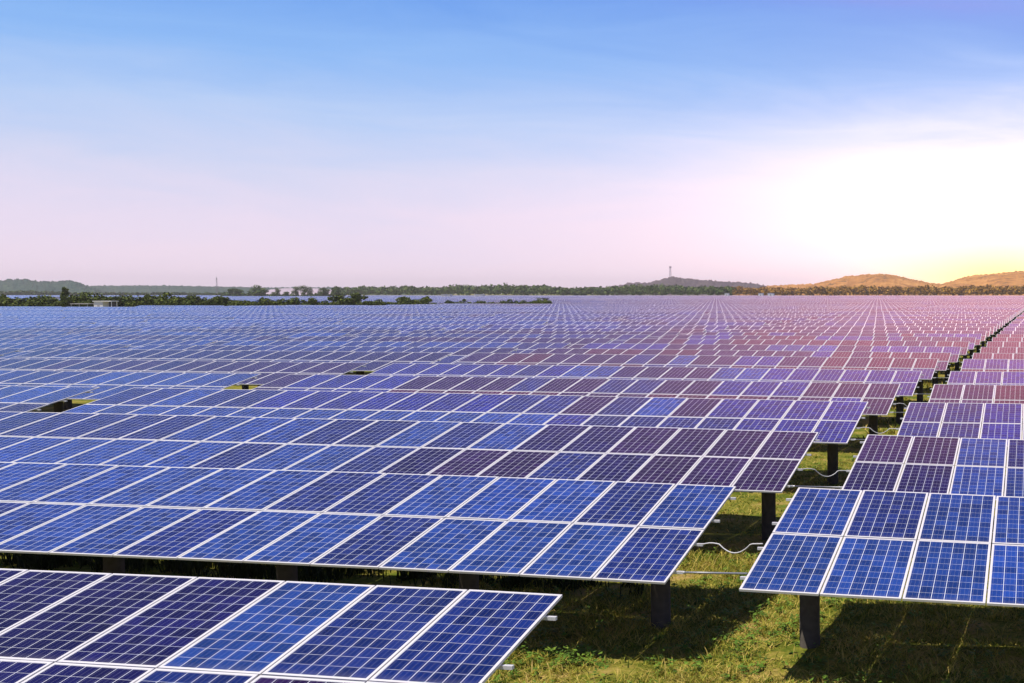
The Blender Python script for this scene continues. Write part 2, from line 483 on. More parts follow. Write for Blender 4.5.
def near_table(r, side, j):
    y0, xe, z0 = row_y(r), row_edge(r), row_z(r)
    if side == 'R':
        if r in RROWS: y0, xr, z0 = RROWS[r]
        else: xr = xe + 1.12
        x_left = xr; A, B = -.11, .2
    else:
        x_left = xe - PERIOD * j - NP * PW + (PW - GW)
        A, B = row_rise(r)
    def zb(x):                       # lower edge height along the row: it follows a slight roll of the land
        if side == 'R': return z0 + A * (1 - math.exp(-max(0, x - x_left) * B)) if r <= 3 else z0
        return z0 + A * (1 - math.exp(-max(0, xe - x) * B))
    xc, yc = x_left + NP * PW / 2, y0 + PH * CT
    root = link('solar_table', None, loc=(xc, yc, 0))
    root.empty_display_size = .5
    tag(root, table_label(r, side, j), 'solar table', 'solar panel tables')
    inv = Matrix.Translation((-xc, -yc, 0))
    lo, hi = pick_tints(r, side, j)
    rr = random.Random(r * 977 + j * 31 + (7 if side == 'R' else 0))
    for i in range(NP):
        k = i if side == 'R' else NP - 1 - i
        x = x_left + i * PW
        m = (zb(x + PW) - zb(x)) / PW
        ex = Vector((1, 0, m)).normalized(); ey = Vector((0, CT, ST)); n = ex.cross(ey).normalized(); ey = n.cross(ex)
        for c in (0, 1):
            tone = (lo, hi)[c][k]
            o3 = Vector((x, y0, zb(x))) + ey * (c * PH) + n * rr.uniform(-.0015, .0015)
            Mx = Matrix(((ex.x, ey.x, n.x, o3.x), (ex.y, ey.y, n.y, o3.y), (ex.z, ey.z, n.z, o3.z), (0, 0, 0, 1)))
            p = link('solar_panel', ME_LAMINATE if r <= 3 else ME_PANEL, root)
            p.matrix_basis = inv @ Mx @ Matrix.Rotation(rr.uniform(-.0025, .0025), 4, 'X') @ Matrix.Rotation(rr.uniform(-.003, .003), 4, 'Y')
            t = TINTS[tone]; w = rr.uniform(.85, 1.15); q = rr.uniform(-.08, .08)
            p.color = (t[0] * w * (1 + q), t[1] * w, t[2] * w * (1 - q), 1)
            if r <= 3:
                f = link('panel_frame', ME_FRAME, p)
    # rails under the panels, their ends sticking out past the last panel
    xs = [x_left - .10] + [x_left + i * PW for i in range(0, NP + 1, 2)] + [x_left + NP * PW + .09]
    for s in S_RAILS:
        m = MB(); y = y0 + s * CT
        for a, b in zip(xs[:-1], xs[1:]):
            za, zb_ = zb(a) + s * ST - .0375, zb(b) + s * ST - .0375
            P = [(a, y - .019, za - .034), (a, y + .019, za - .034), (a, y + .019, za), (a, y - .019, za),
                 (b, y - .019, zb_ - .034), (b, y + .019, zb_ - .034), (b, y + .019, zb_), (b, y - .019, zb_)]
            n = len(m.v); m.v += [(p[0] - xc, p[1] - yc, p[2]) for p in P]
            fs = [(0, 1, 5, 4), (1, 2, 6, 5), (2, 3, 7, 6), (3, 0, 4, 7)]
            if a == xs[0]: fs.append((0, 3, 2, 1))
            if b == xs[-1]: fs.append((4, 5, 6, 7))
            for f in fs: m.f.append(tuple(n + i for i in f)); m.m.append(0)
        link('rail', m.mesh('rail', [M_RAIL]), root)
    # posts and sloping rafters
    NPOST = 7 if side == 'R' else 8
    for q in range(NPOST):
        d = .53 + q * (NP * PW - 1.215) / (NPOST - 1)
        x = x_left + d
        zt = zb(x) + PH * ST - .16
        po = link('post', post_mesh(.14, zt), root, (x - xc, 0, 0))
        m = MB()
        Mr = Matrix.Translation((0, 0, 0)) @ Matrix.Rotation(TILT, 4, 'X')
        m.box(-.04, .04, -1.36, 1.42, -.09, 0, 0, Mr)
        link('rafter', m.mesh('rafter', [M_STEEL]), root, (x - xc, 0, zb(x) + PH * ST - .082))
    return root

# tables farther off: one slab of framed panels on its posts
def far_table_mesh(posts=True):
    m = MB(); W, L = NP * PW, 2 * PH
    def P(x, s, h): return (x, s * CT - PH * CT - h * ST, s * ST + h * CT + 1.24)
    a, b, c, d = P(0, 0, 0), P(W, 0, 0), P(W, L, 0), P(0, L, 0)
    m.quad(a, b, c, d, 0, [(0, 0), (W, 0), (W, L), (0, L)])
    a2, b2, c2, d2 = P(0, 0, -.04), P(W, 0, -.04), P(W, L, -.04), P(0, L, -.04)
    for q in ((d2, c2, b2, a2), (a2, b2, b, a), (b2, c2, c, b), (c2, d2, d, c), (d2, a2, a, d)):
        m.quad(*q, 1 if q[0] != d2 or q[1] != c2 else 2, [(0, 0)] * 4)
    if posts:
        for q in range(8):
            x = .6 + q * (W - 1.2) / 7
            m.tube([(x, 0, -.1), (x, 0, 1.24 + PH * ST - .05)], .14, 8, 3)
        for s in S_RAILS:
            m.box(-.12, W + .11, s * CT - PH * CT - .025, s * CT - PH * CT + .025, 1.24 + s * ST - .11, 1.24 + s * ST - .045, 4)
    return m
ME_FAR = far_table_mesh().mesh('far_table', [M_ROWS, M_ALU, M_BACK, M_POST, M_RAIL])

HEDGE = [(-420, 150), (-330, 178), (-243, 214), (-197, 241), (-168, 285), (-160, 318), (-181, 368)]
def hedge_y(x):
    if x > -160: return None
    pts = HEDGE[:6]
    for (xa, ya), (xb, yb) in zip(pts[:-1], pts[1:]):
        if xa <= x <= xb: return ya + (yb - ya) * (x - xa) / (xb - xa)
    return 150
def near_hedge(x0, x1, y):
    """does a table touch the hedge strip?"""
    for (xa, ya), (xb, yb) in zip(HEDGE[:-1], HEDGE[1:]):
        for t in np.linspace(0, 1, 24):
            hx, hy = xa + (xb - xa) * t, ya + (yb - ya) * t
            if x0 - 6 < hx < x1 + 6 and y - 8 < hy < y + 9: return True
    return False

def visible(x0, x1, y):
    a, b = px_of(x0, y, 1.6), px_of(x1, y + 3.3, 1.9)
    if a is None or b is None: return False
    return b[0] > -3 and a[0] < 1027

cands = []
r = 1
while row_y(r) < 1180:
    y = row_y(r); xe = row_edge(r)
    if r > 1: cands.append((y, r, 'R', 0, xe + 1.12))
    j = 0
    while True:
        x_left = xe - PERIOD * j - NP * PW
        if x_left + NP * PW < -1.16 * y - 30: break
        cands.append((y, r, 'L', j, x_left)); j += 1
        if j > 80: break
    r += 1
n_near = n_mid = 0
_c = at(95, 211)
CLEAR = (_c.x - 9, _c.x + 12, 204, 216)       # the cabin yard
far_list = []
for y, r, side, j, xl in cands:
    if not visible(xl, xl + NP * PW, y): continue
    if near_hedge(xl, xl + NP * PW, y): continue
    if CLEAR[0] < xl + NP * PW and xl < CLEAR[1] and CLEAR[2] < y < CLEAR[3]: continue
    if r <= NEAR_ROWS:
        near_table(r, side, j); n_near += 1
    elif n_near + n_mid < 285:
        o = link('solar_table', ME_FAR, loc=(xl, y + PH * CT, row_z(r) - 1.24 + .04 * math.sin(r * 2.3 + j)))
        if side == 'R':
            tag(o, 'small far-off solar panel table beyond the twelfth row, right of the grassy aisle', 'solar table', 'distant solar tables right of the aisle')
        else:
            tag(o, 'small far-off solar panel table beyond the twelfth row, left of the grassy aisle', 'solar table', 'distant solar tables left of the aisle')
        n_mid += 1
    else:
        far_list.append((xl, y))
print('tables', n_near, n_mid, len(far_list), 'last individual row', )

# the rest of the plant, too far to count
fv, ff, fm, fuv = [], [], [], []
W, L = NP * PW, 2 * PH
prof = np.array([[0, 0, 1.24], [W, 0, 1.24], [W, L * CT, 1.24 + L * ST], [0, L * CT, 1.24 + L * ST]])
for xl, y in far_list:
    zz = .06 * math.sin(y * 1.3) + .05 * math.sin(xl * .31 + y) + .10 * math.sin(y * .31)
    n = len(fv)
    top = prof + (xl, y, zz); bot = top - (0, 0, .05)
    fv += [tuple(p) for p in top] + [tuple(p) for p in bot]
    ff += [(n, n + 1, n + 2, n + 3), (n + 7, n + 6, n + 5, n + 4), (n + 4, n + 5, n + 1, n), (n + 5, n + 6, n + 2, n + 1), (n + 6, n + 7, n + 3, n + 2), (n + 7, n + 4, n, n + 3)]
    fm += [0, 2, 1, 1, 1, 1]
    fuv += [(0, 0), (W, 0), (W, L), (0, L)] + [(0, 0)] * 20
    for q in range(4):
        x = xl + .7 + q * (W - 1.4) / 3; yy = y + PH * CT; n = len(fv)
        fv += [(x - .12, yy - .12, -.1), (x + .12, yy - .12, -.1), (x + .12, yy + .12, -.1), (x - .12, yy + .12, -.1)]
        fv += [(x - .12, yy - .12, 1.5 + zz), (x + .12, yy - .12, 1.5 + zz), (x + .12, yy + .12, 1.5 + zz), (x - .12, yy + .12, 1.5 + zz)]
        ff += [(n, n + 1, n + 5, n + 4), (n + 1, n + 2, n + 6, n + 5), (n + 2, n + 3, n + 7, n + 6), (n + 3, n, n + 4, n + 7)]
        fm += [3] * 4; fuv += [(0, 0)] * 16
me = tri_mesh('far_solar_field', fv, ff, [M_ROWS, M_ALU, M_BACK, M_POST], fm)
lay = me.uv_layers.new(name='UVMap'); lay.data.foreach_set('uv', np.array(fuv, np.float32).ravel())
tag(link('solar_field', me), 'pale far rows of solar panels running to the woods at the horizon', 'solar field', kind='stuff')

# ------------------------------------------------------------------ rods and cables bridging the grassy aisle
for r in range(2, 8):
    y0, xl, zl = row_y(r), row_edge(r), row_z(r)
    if r in RROWS: yr, xr, zr = RROWS[r]
    else: yr, xr, zr = y0, xl + 1.12, zl
    s = S_RAILS[0]
    a = Vector((xl + .10, y0 + s * CT, zl + s * ST - .052)); b = Vector((xr - .06, yr + (s + .2) * CT if r == 2 else yr + s * CT, zr + s * ST - .052))
    m = MB(); m.tube([a, b], .014, 8)
    rod = link('linking_rod', m.mesh('linking_rod', [M_STEEL]))
    tag(rod, f'thin straight metal rod bridging the grassy aisle at the {ORD[r]} row from the front', 'rod', 'rods across the aisle')
    m = MB(); d = (b - a).normalized(); m.tube([a - d * .05, a + d * .04], .018, 8)
    link('end_sleeve', m.mesh('end_sleeve', [M_RAIL]), rod)
    if r > 5: continue
    s = S_RAILS[1]
    a = Vector((xl + .09, y0 + s * CT, zl + s * ST - .05)); b = Vector((xr - .09, yr + (s + .25) * CT if r == 2 else yr + s * CT, zr + s * ST - .05))
    pts = []
    for t in np.linspace(0, 1, 25):
        p = a.lerp(b, float(t))
        if .30 < t < .80: p.z -= .125 * math.sin((t - .30) / .50 * math.pi) ** .8
        if t <= .30: p.z += .02 * math.sin(t / .30 * math.pi)
        pts.append(p)
    m = MB(); m.tube(pts, .009, 8)
    c = link('sagging_cable', m.mesh('sagging_cable', [M_CABLE]))
    tag(c, f'white cable sagging across the grassy aisle at the {ORD[r]} row from the front', 'cable', 'cables across the aisle')

# ------------------------------------------------------------------ grass and weeds
def blades(n, xy, hmin, hmax, w, lean):
    """bent grass blades: one quad and one tip, as a strip of two quads"""
    x, y = xy
    bare = hash_noise(x + 11, y + 5, 1.6) + .6 * hash_noise(x - 3, y + 2, 4.1)
    keep = rng.uniform(-1.0, .9, len(x)) < -bare + .25
    x, y = x[keep], y[keep]; n = len(x)
    z = ground_h(x, y) * np.clip((10 - np.abs(x + 7)) / 4 + 1, 0, 1) * np.clip((32 - y) / 5, 0, 1) - .01
    a = rng.uniform(0, 2 * np.pi, n); h = rng.uniform(hmin, hmax, n) * rng.uniform(.5, 1, n); ww = w * rng.uniform(.6, 1.3, n)
    ln = lean * h * rng.uniform(.2, 1.2, n); b = rng.uniform(0, 2 * np.pi, n)
    dx, dy = np.cos(a) * ww, np.sin(a) * ww; lx, ly = np.cos(b) * ln, np.sin(b) * ln
    V = np.zeros((n, 6, 3))
    V[:, 0] = np.stack([x - dx, y - dy, z], 1); V[:, 1] = np.stack([x + dx, y + dy, z], 1)
    V[:, 2] = np.stack([x + dx * .8 + lx * .35, y + dy * .8 + ly * .35, z + h * .6], 1)
    V[:, 3] = np.stack([x - dx * .8 + lx * .35, y - dy * .8 + ly * .35, z + h * .6], 1)
    V[:, 4] = np.stack([x + dx * .15 + lx, y + dy * .15 + ly, z + h], 1); V[:, 5] = np.stack([x - dx * .15 + lx, y - dy * .15 + ly, z + h], 1)
    base = (np.arange(n) * 6)[:, None]
    Q = np.concatenate([base + [0, 1, 2, 3], base + [3, 2, 4, 5]], 0)
    return V.reshape(-1, 3), Q

def scatter(n, x0, x1, y0, y1, clump=None):
    if clump is None: return rng.uniform(x0, x1, n), rng.uniform(y0, y1, n)
    k = max(1, n // clump); cx, cy = rng.uniform(x0, x1, k), rng.uniform(y0, y1, k)
    i = rng.integers(0, k, n); s = rng.uniform(.03, .22, k)[i]
    return cx[i] + rng.normal(0, 1, n) * s, cy[i] + rng.normal(0, 1, n) * s

def grass_leaf(name, stops):
    m, nt, b = mat(name)
    g = nd(nt, 'ShaderNodeNewGeometry')
    tcn = nd(nt, 'ShaderNodeTexCoord')
    n = nd(nt, 'ShaderNodeTexNoise', ins={'Vector': tcn.outputs['Object'], 'Scale': .7, 'Detail': 3.0})
    t = mth(nt, 'ADD', mth(nt, 'MULTIPLY', g.outputs['Random Per Island'], .5), mth(nt, 'MULTIPLY', n.outputs[0], .5))
    nt.links.new(ramp(nt, t, stops), b.inputs['Base Color'])
    b.inputs['Roughness'].default_value = .7; b.inputs['Specular IOR Level'].default_value = .2
    return m
M_BLADE = grass_leaf('grass_blades', [(.2, (.045, .080, .008)), (.36, (.13, .175, .012)), (.48, (.32, .31, .03)), (.63, (.54, .42, .085)), (.82, (.64, .46, .16))])
M_WEED = grass_leaf('weed_leaves', [(.2, (.05, .11, .012)), (.6, (.12, .22, .02)), (.85, (.22, .30, .035))])
parts = []
parts.append(blades(120000, scatter(120000, -10, .6, 11.2, 18), .03, .08, .0055, 2.6))
parts.append(blades(60000, scatter(60000, -10, .6, 11.2, 19, 60), .07, .18, .006, 1.6))
parts.append(blades(24000, scatter(24000, -7, .3, 18, 34), .04, .13, .009, 2.0))
parts.append(blades(12000, scatter(12000, -6.0, -1.5, 34, 90, 40), .08, .30, .02, .8))
off = 0; VV, QQ = [], []
for V, Q in parts: VV.append(V); QQ.append(Q + off); off += len(V)
gme = tri_mesh('grass', np.concatenate(VV), np.concatenate(QQ), [M_BLADE])
tag(link('grass', gme), 'short patchy green and straw coloured grass under the solar tables', 'grass', kind='stuff')
# tall grass added behind the second row, its dark colour standing for shade
M_SHADE_GRASS = grass_leaf('shade_grass', [(.2, (.012, .022, .006)), (.6, (.028, .042, .010)), (.85, (.05, .065, .016))])
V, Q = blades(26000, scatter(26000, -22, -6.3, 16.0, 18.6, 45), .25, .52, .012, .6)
tag(link('shade_grass', tri_mesh('shade_grass', V, Q, [M_SHADE_GRASS])), 'added dark grass standing for shade in the strip behind the second row', 'grass', kind='stuff')
# broad leaved weeds: clusters of small leaves
parts = []; off = 0; VV, QQ = [], []
for (x0, x1, y0, y1, k) in ((-8, 0, 11.5, 13.1, 90), (-5, -2.4, 12.5, 17.5, 120), (-9, 0, 13, 18, 200), (-8, -5.5, 12.7, 13.3, 45), (-6, -2, 18, 30, 120)):
    for _ in range(k):
        cx, cy = rng.uniform(x0, x1), rng.uniform(y0, y1); n = rng.integers(10, 34); R0 = rng.uniform(.04, .16); H0 = rng.uniform(.04, .20)
        a = rng.uniform(0, 2 * np.pi, n); rad = R0 * np.sqrt(rng.uniform(0, 1, n)); hz = H0 * rng.uniform(.2, 1, n)
        px_, py_ = cx + np.cos(a) * rad, cy + np.sin(a) * rad
        ln = rng.uniform(.018, .045, n); wd = ln * rng.uniform(.35, .6, n)
        d = np.stack([np.cos(a), np.sin(a), rng.uniform(-.4, .5, n)], 1); t = np.stack([-np.sin(a), np.cos(a), rng.uniform(-.3, .3, n)], 1)
        c = np.stack([px_, py_, hz], 1)
        V = np.stack([c - d * ln[:, None], c + t * wd[:, None], c + d * ln[:, None], c - t * wd[:, None]], 1).reshape(-1, 3)
        VV.append(V); QQ.append((np.arange(n) * 4)[:, None] + [0, 1, 2, 3] + off); off += len(V)
tag(link('weeds', tri_mesh('weeds', np.concatenate(VV), np.concatenate(QQ), [M_WEED])), 'low leafy green weeds scattered through the grass by the aisle', 'weeds', kind='stuff')

# ------------------------------------------------------------------ bushes and trees
def crown_quads(lobes, n, leaf, seed):
    """leaf clumps spread through the volume of several uneven lobes (cx, cy, cz, rx, ry, rz)"""
    g = np.random.default_rng(seed)
    vol = np.array([l[3] * l[4] * l[5] for l in lobes]); pick = g.choice(len(lobes), n, p=vol / vol.sum())
    L = np.array(lobes)[pick]
    d = g.normal(size=(n, 3)); d /= np.linalg.norm(d, axis=1)[:, None]
    rad = g.uniform(.25, 1.0, n) ** .45 * g.uniform(.85, 1.12, n)
    c = L[:, :3] + d * L[:, 3:] * rad[:, None]
    nrm = d + g.normal(size=(n, 3)) * .7; nrm /= np.linalg.norm(nrm, axis=1)[:, None]
    a = np.cross(nrm, g.normal(size=(n, 3))); a /= np.linalg.norm(a, axis=1)[:, None]; b = np.cross(nrm, a)
    s = leaf * g.uniform(.5, 1.3, n)[:, None]
    V = np.stack([c - a * s - b * s * .3, c + b * s * .8 - a * .2 * s, c + a * s + b * s * .2, c - b * s * .7], 1)
    V[:, :, 2] = np.maximum(V[:, :, 2], .02)
    return V.reshape(-1, 3), (np.arange(n) * 4)[:, None] + np.array([0, 1, 2, 3])

def bush_mesh(seed):
    g = random.Random(seed)
    lobes = []
    for _ in range(7):
        lobes.append((g.uniform(-1.3, 1.3), g.uniform(-.8, .8), g.uniform(.5, 1.9), g.uniform(.6, 1.1), g.uniform(.6, 1.0), g.uniform(.5, .95)))
    V, Q = crown_quads(lobes, 900, .17, seed)
    return tri_mesh('hedge_bush', V, Q, [M_HEDGE])
BUSH = [bush_mesh(100 + i) for i in range(5)]
pts = []
for (xa, ya), (xb, yb) in zip(HEDGE[1:-1], HEDGE[2:]):
    d = math.hypot(xb - xa, yb - ya); n = max(1, int(d / 1.9))
    for i in range(n):
        t = (i + random.uniform(-.3, .3)) / n
        pts.append((xa + (xb - xa) * t, ya + (yb - ya) * t))
nb = 0
for x, y in pts:
    for k in range(2):
        xx, yy = x + random.uniform(-1.5, 1.5), y + random.uniform(-2.5, 3.5)
        q = px_of(xx, yy, 2)
        if q is None or q[0] < -8 or q[0] > 1030: continue
        o = link('hedge_bush', BUSH[nb % 5], loc=(xx, yy, 0))
        s = random.choice((1.0, 1.1, 1.2, 1.35)) * (1.35 if q[0] < 200 else 1.2) * (.62 if q[0] > 420 else .85 if q[0] > 240 else 1)
        o.scale = (s * random.uniform(.9, 1.5), s * 1.1, s * random.uniform(.8, 1.15))
        o.rotation_euler = (0, 0, random.uniform(0, 6.28))
        tag(o, 'dark green bush in the hedge strip along the far edge of the near solar rows', 'bush', 'bushes of the hedge strip')
        nb += 1
print('bushes', nb)

def tree(px, D, top_py, wpx, label, seed, name='broadleaf_tree', group=None, mat_=None, base_z=0.0, trunk=.16, leafn=1500):
    p = at(px, D); dpt = depth_of(p.x, p.y)
    H = at(px, D, top_py).z - base_z; Wd = wpx * dpt / F_PX
    g = random.Random(seed)
    root = link(name, None, loc=(p.x, p.y, base_z)); tag(root, label, 'tree', group)
    lobes = []
    nl = 13
    for k in range(nl):
        a = g.uniform(0, 6.28); rr_ = g.uniform(.05, .34) * Wd
        zc = H * g.uniform(trunk + .10, .84)
        lobes.append((math.cos(a) * rr_, math.sin(a) * rr_, zc, Wd * g.uniform(.16, .27), Wd * g.uniform(.16, .27), H * g.uniform(.10, .17)))
    lobes.append((0, 0, H * .85, Wd * .2, Wd * .2, H * .14))
    V, Q = crown_quads(lobes, leafn, max(.25, Wd * .035), seed)
    link('crown', tri_mesh('crown', V, Q, [mat_ or M_TREE]), root)
    m = MB()
    m.tube([(0, 0, -.3), (.05 * H * g.uniform(-1, 1) * .3, 0, H * .3), (0, 0, H * .75)], [H * .03 + .05, H * .022, H * .008], 8)
    for k in range(4):
        l = lobes[k]; m.tube([(0, 0, H * (trunk + .02 * k)), (l[0] * .5, l[1] * .5, (H * trunk + l[2]) / 2 + .1), l[:3]], [H * .014, H * .01, H * .004], 6)
    link('trunk', m.mesh('trunk', [M_TRUNK]), root)
    return root

# trees standing in and just behind the hedge strip
tree(64, 250, 286.5, 8, 'small dark tree rising from the hedge behind the white cabin roofs', 1, mat_=M_HEDGE, trunk=.2)
tree(147, 245, 294, 13, 'bushy round tree in the hedge right of the white cabin', 2, mat_=M_HEDGE, trunk=.12)
tree(217, 262, 296, 15, 'low spreading tree in the hedge below the thin mast', 3, mat_=M_HEDGE, trunk=.12)
tree(262, 262, 297, 9, 'small round tree in the hedge left of the middle trees', 4, mat_=M_HEDGE, trunk=.12)
tree(337, 285, 294, 17, 'left half of the large bushy tree pair in the hedge', 5, mat_=M_HEDGE, trunk=.1)
tree(357, 285, 292.3, 22, 'largest round bushy tree in the hedge, mid left of the photo', 6, mat_=M_HEDGE, trunk=.1)
tree(404, 300, 296.5, 16, 'broad low tree in the hedge right of the largest bushy tree', 7, mat_=M_HEDGE, trunk=.1)
tree(427, 310, 296, 10, 'grey green shrub tree near the right part of the hedge', 8, mat_=M_HEDGE, trunk=.1)
tree(464, 330, 299, 10, 'small low shrub tree near the right end of the hedge', 9, mat_=M_HEDGE, trunk=.1)
tree(3, 245, 294, 12, 'dark bushy tree in the hedge at the left end of the field', 10, mat_=M_HEDGE, trunk=.12)
# trees beyond the second field
tree(233, 900, 288.2, 18, 'dark wide tree beyond the far field, left of the tall dome tree', 11)
tree(257, 900, 284.8, 20, 'tall dome shaped dark tree beyond the far field', 12)
tree(277, 900, 287.8, 7, 'small upright tree right of the tall dome tree', 13)
tree(273, 860, 291.8, 8, 'lowest dark bush tree beneath the small upright tree', 14, trunk=.1)
tree(287, 900, 291.2, 9, 'flat crowned low tree between upright tree and airy pair', 15)
tree(296, 880, 285.6, 9, 'left one of the airy pair of tall trees on pale ground', 16, trunk=.24)
tree(304, 880, 284.8, 10, 'right one of the airy pair of tall trees on pale ground', 17, trunk=.24)
tree(310, 900, 287.0, 7, 'small thin tree leaning beside the airy pair', 18, trunk=.24)
tree(324, 900, 287.0, 13, 'round tree at the left end of the long wood', 19)
tree(336, 900, 285.8, 12, 'taller round tree at the left end of the long wood', 20)

# ------------------------------------------------------------------ distant wood and hills
def hill(name, D, prof, depth, matr, bump=1.5, seed=0, step=1.2, rows=26):
    """a ridge: height profile (column, row) seen from the viewpoint, rounded off over real depth"""
    cols = np.arange(prof[0][0], prof[-1][0] + .1, step)
    tops = np.interp(cols, [p[0] for p in prof], [p[1] for p in prof])
    g = np.random.default_rng(seed)
    V = []
    us = np.linspace(-1, 1, rows)
    for px, ty in zip(cols, tops):
        top = at(float(px), D, float(ty)); H = max(0, top.z)
        dirn = Vector((top.x, top.y, 0)).normalized()
        for u in us:
            k = (1 - u * u) ** 1.3
            wob = .5 * math.sin(px * .11 + u * 3) + .5 * math.sin(px * .043 - u * 5 + seed)
            P = Vector((top.x, top.y, 0)) + dirn * (u * depth * (1 + .15 * wob))
            z = H * k * (1 + .10 * wob * (abs(u))) + (g.uniform(-bump, bump) * k + bump * 1.2 * k * math.sin(px * .9 + 2 * math.sin(px * .37)) * math.sin(u * 9 + px * .2) if H > 2 else 0)
            V.append((P.x, P.y, z - 1.0 * (1 - k)))
    n, m = len(cols), rows
    idx = np.arange(n * m).reshape(n, m)
    Q = np.stack([idx[:-1, :-1], idx[1:, :-1], idx[1:, 1:], idx[:-1, 1:]], -1).reshape(-1, 4)
    o = link(name, tri_mesh(name, V, Q, [matr], smooth=True)); tag(o, kind='structure')
    return o

def hill_mat(name, stops, scale=.03):
    m, nt, b = mat(name)
    tcn = nd(nt, 'ShaderNodeTexCoord')
    n = nd(nt, 'ShaderNodeTexNoise', ins={'Vector': tcn.outputs['Object'], 'Scale': scale, 'Detail': 8.0, 'Roughness': .65})
    n2 = nd(nt, 'ShaderNodeTexVoronoi', ins={'Vector': tcn.outputs['Object'], 'Scale': scale * 3})
    t = mth(nt, 'ADD', mth(nt, 'MULTIPLY', n.outputs[0], .7), mth(nt, 'MULTIPLY', n2.outputs['Distance'], .3))
    nt.links.new(ramp(nt, t, stops), b.inputs['Base Color'])
    bp = nd(nt, 'ShaderNodeBump', ins={'Strength': 1.0, 'Distance': 6.0, 'Height': t})
    nt.links.new(bp.outputs[0], b.inputs['Normal'])
    b.inputs['Roughness'].default_value = .95; b.inputs['Specular IOR Level'].default_value = .05
    return m
M_HILLG = hill_mat('wooded_hill', [(.3, (.012, .036, .034)), (.48, (.028, .068, .052)), (.7, (.08, .12, .07))])
M_HILLP = hill_mat('heath_hill', [(.3, (.06, .05, .06)), (.5, (.11, .085, .095)), (.7, (.14, .12, .10))])
M_HILLO = hill_mat('flare_gold_hill', scale=.012, stops=[(.32, (.12, .08, .028)), (.42, (.36, .16, .038)), (.54, (.50, .23, .055)), (.68, (.62, .32, .09))])  # orange of the sun flare is put into this hill's base colour
M_PALE = hill_mat('pale_field', [(.3, (.36, .30, .36)), (.6, (.50, .42, .48))])

hill('hills', 2300, [(-60, 284), (-20, 281.5), (0, 281), (20, 279.6), (34, 281.2), (46, 282), (60, 281), (72, 280.8), (80, 283.5), (90, 287), (105, 293), (120, 297)], 420, M_HILLG, 2.5, 1)
hill('hills', 2900, [(60, 287), (85, 286), (120, 286), (150, 285.8), (190, 286.3), (230, 287), (262, 287.8), (330, 287.6), (380, 288), (420, 290), (450, 297)], 500, M_HILLG, 2.0, 2)
hill('hills', 2600, [(600, 296), (612, 290), (620, 286), (628, 283), (640, 283.5), (650, 283), (660, 280.5), (668, 277.8), (674, 277.4), (684, 278.6), (700, 280.2), (720, 281.6), (738, 282.4), (752, 283.6), (765, 286), (790, 291), (805, 297)], 420, M_HILLP, 2.2, 3)
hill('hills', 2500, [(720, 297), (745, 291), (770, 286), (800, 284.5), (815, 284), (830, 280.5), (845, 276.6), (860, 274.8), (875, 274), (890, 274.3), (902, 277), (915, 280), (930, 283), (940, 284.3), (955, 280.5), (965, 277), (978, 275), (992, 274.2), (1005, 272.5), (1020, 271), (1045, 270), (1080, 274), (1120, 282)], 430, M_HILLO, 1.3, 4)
hill('pale_field_slope', 1500, [(258, 296), (270, 289.5), (285, 288.2), (325, 288.4), (342, 291), (350, 297)], 200, M_PALE, .05, 5)

# the wood: many crowns, one mass
def wood(prof, D, spread, dens, leaf, seed, matr, label, lift=0):
    g = np.random.default_rng(seed)
    VV, QQ, off = [], [], 0
    px = prof[0][0]
    while px < prof[-1][0]:
        for _ in range(dens):
            q = px + g.uniform(-1.5, 1.5)
            dd = D + g.uniform(-.2, 1) * spread
            ty = np.interp(q, [p[0] for p in prof], [p[1] for p in prof])
            top = at(float(q), float(dd), float(ty)); H = max(2.5, top.z * g.uniform(.72, 1.04))
            w = H * g.uniform(.28, .5)
            lobes = []
            for k in range(4):
                lobes.append((top.x + g.uniform(-.5, .5) * w, top.y + g.uniform(-.5, .5) * w, H * g.uniform(.35, .8), w * g.uniform(.5, .9), w * g.uniform(.5, .9), H * g.uniform(.16, .26)))
            n = 70
            V, Q = crown_quads(lobes, n, leaf, int(g.integers(1e9)))
            VV.append(V); QQ.append(Q + off); off += len(V)
        px += 2.2
    o = link('distant_wood', tri_mesh('distant_wood', np.concatenate(VV), np.concatenate(QQ), [matr]))
    tag(o, label, 'wood', kind='stuff')
M_WOODR = leaf_mat('flare_gold_leaves', [(.15, (.18, .10, .012)), (.5, (.42, .22, .03)), (.9, (.62, .34, .05))])  # warm flare over the right wood is put into its leaf colour
wood([(335, 287.5), (350, 286), (370, 284.5), (390, 286.5), (400, 284.5), (420, 285.2), (440, 285.5), (455, 283.5), (470, 284.3), (490, 284), (505, 283), (525, 284.2), (545, 284), (560, 286.2), (580, 287.2), (597, 285.5), (615, 285.2), (640, 284), (665, 283.5), (700, 285), (735, 285.2)], 1230, 220, 3, 1.5, 11, M_TREE, 'long green wood along the far edge of the solar field')
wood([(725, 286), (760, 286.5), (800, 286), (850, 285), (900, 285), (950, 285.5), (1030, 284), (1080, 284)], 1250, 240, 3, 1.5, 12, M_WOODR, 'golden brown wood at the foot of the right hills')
wood([(-20, 290.5), (30, 290), (60, 291.5), (100, 292.5), (150, 292), (200, 292.5), (240, 292)], 1300, 160, 2, 1.5, 13, M_TREE, 'low tree belt at the foot of the left hills')

wood([(222, 293.5), (240, 292.6), (262, 293), (285, 293.8), (305, 293.4), (320, 292.4), (345, 291.5)], 930, 40, 2, .8, 14, M_TREE, 'low scrub under the middle trees beyond the far field')
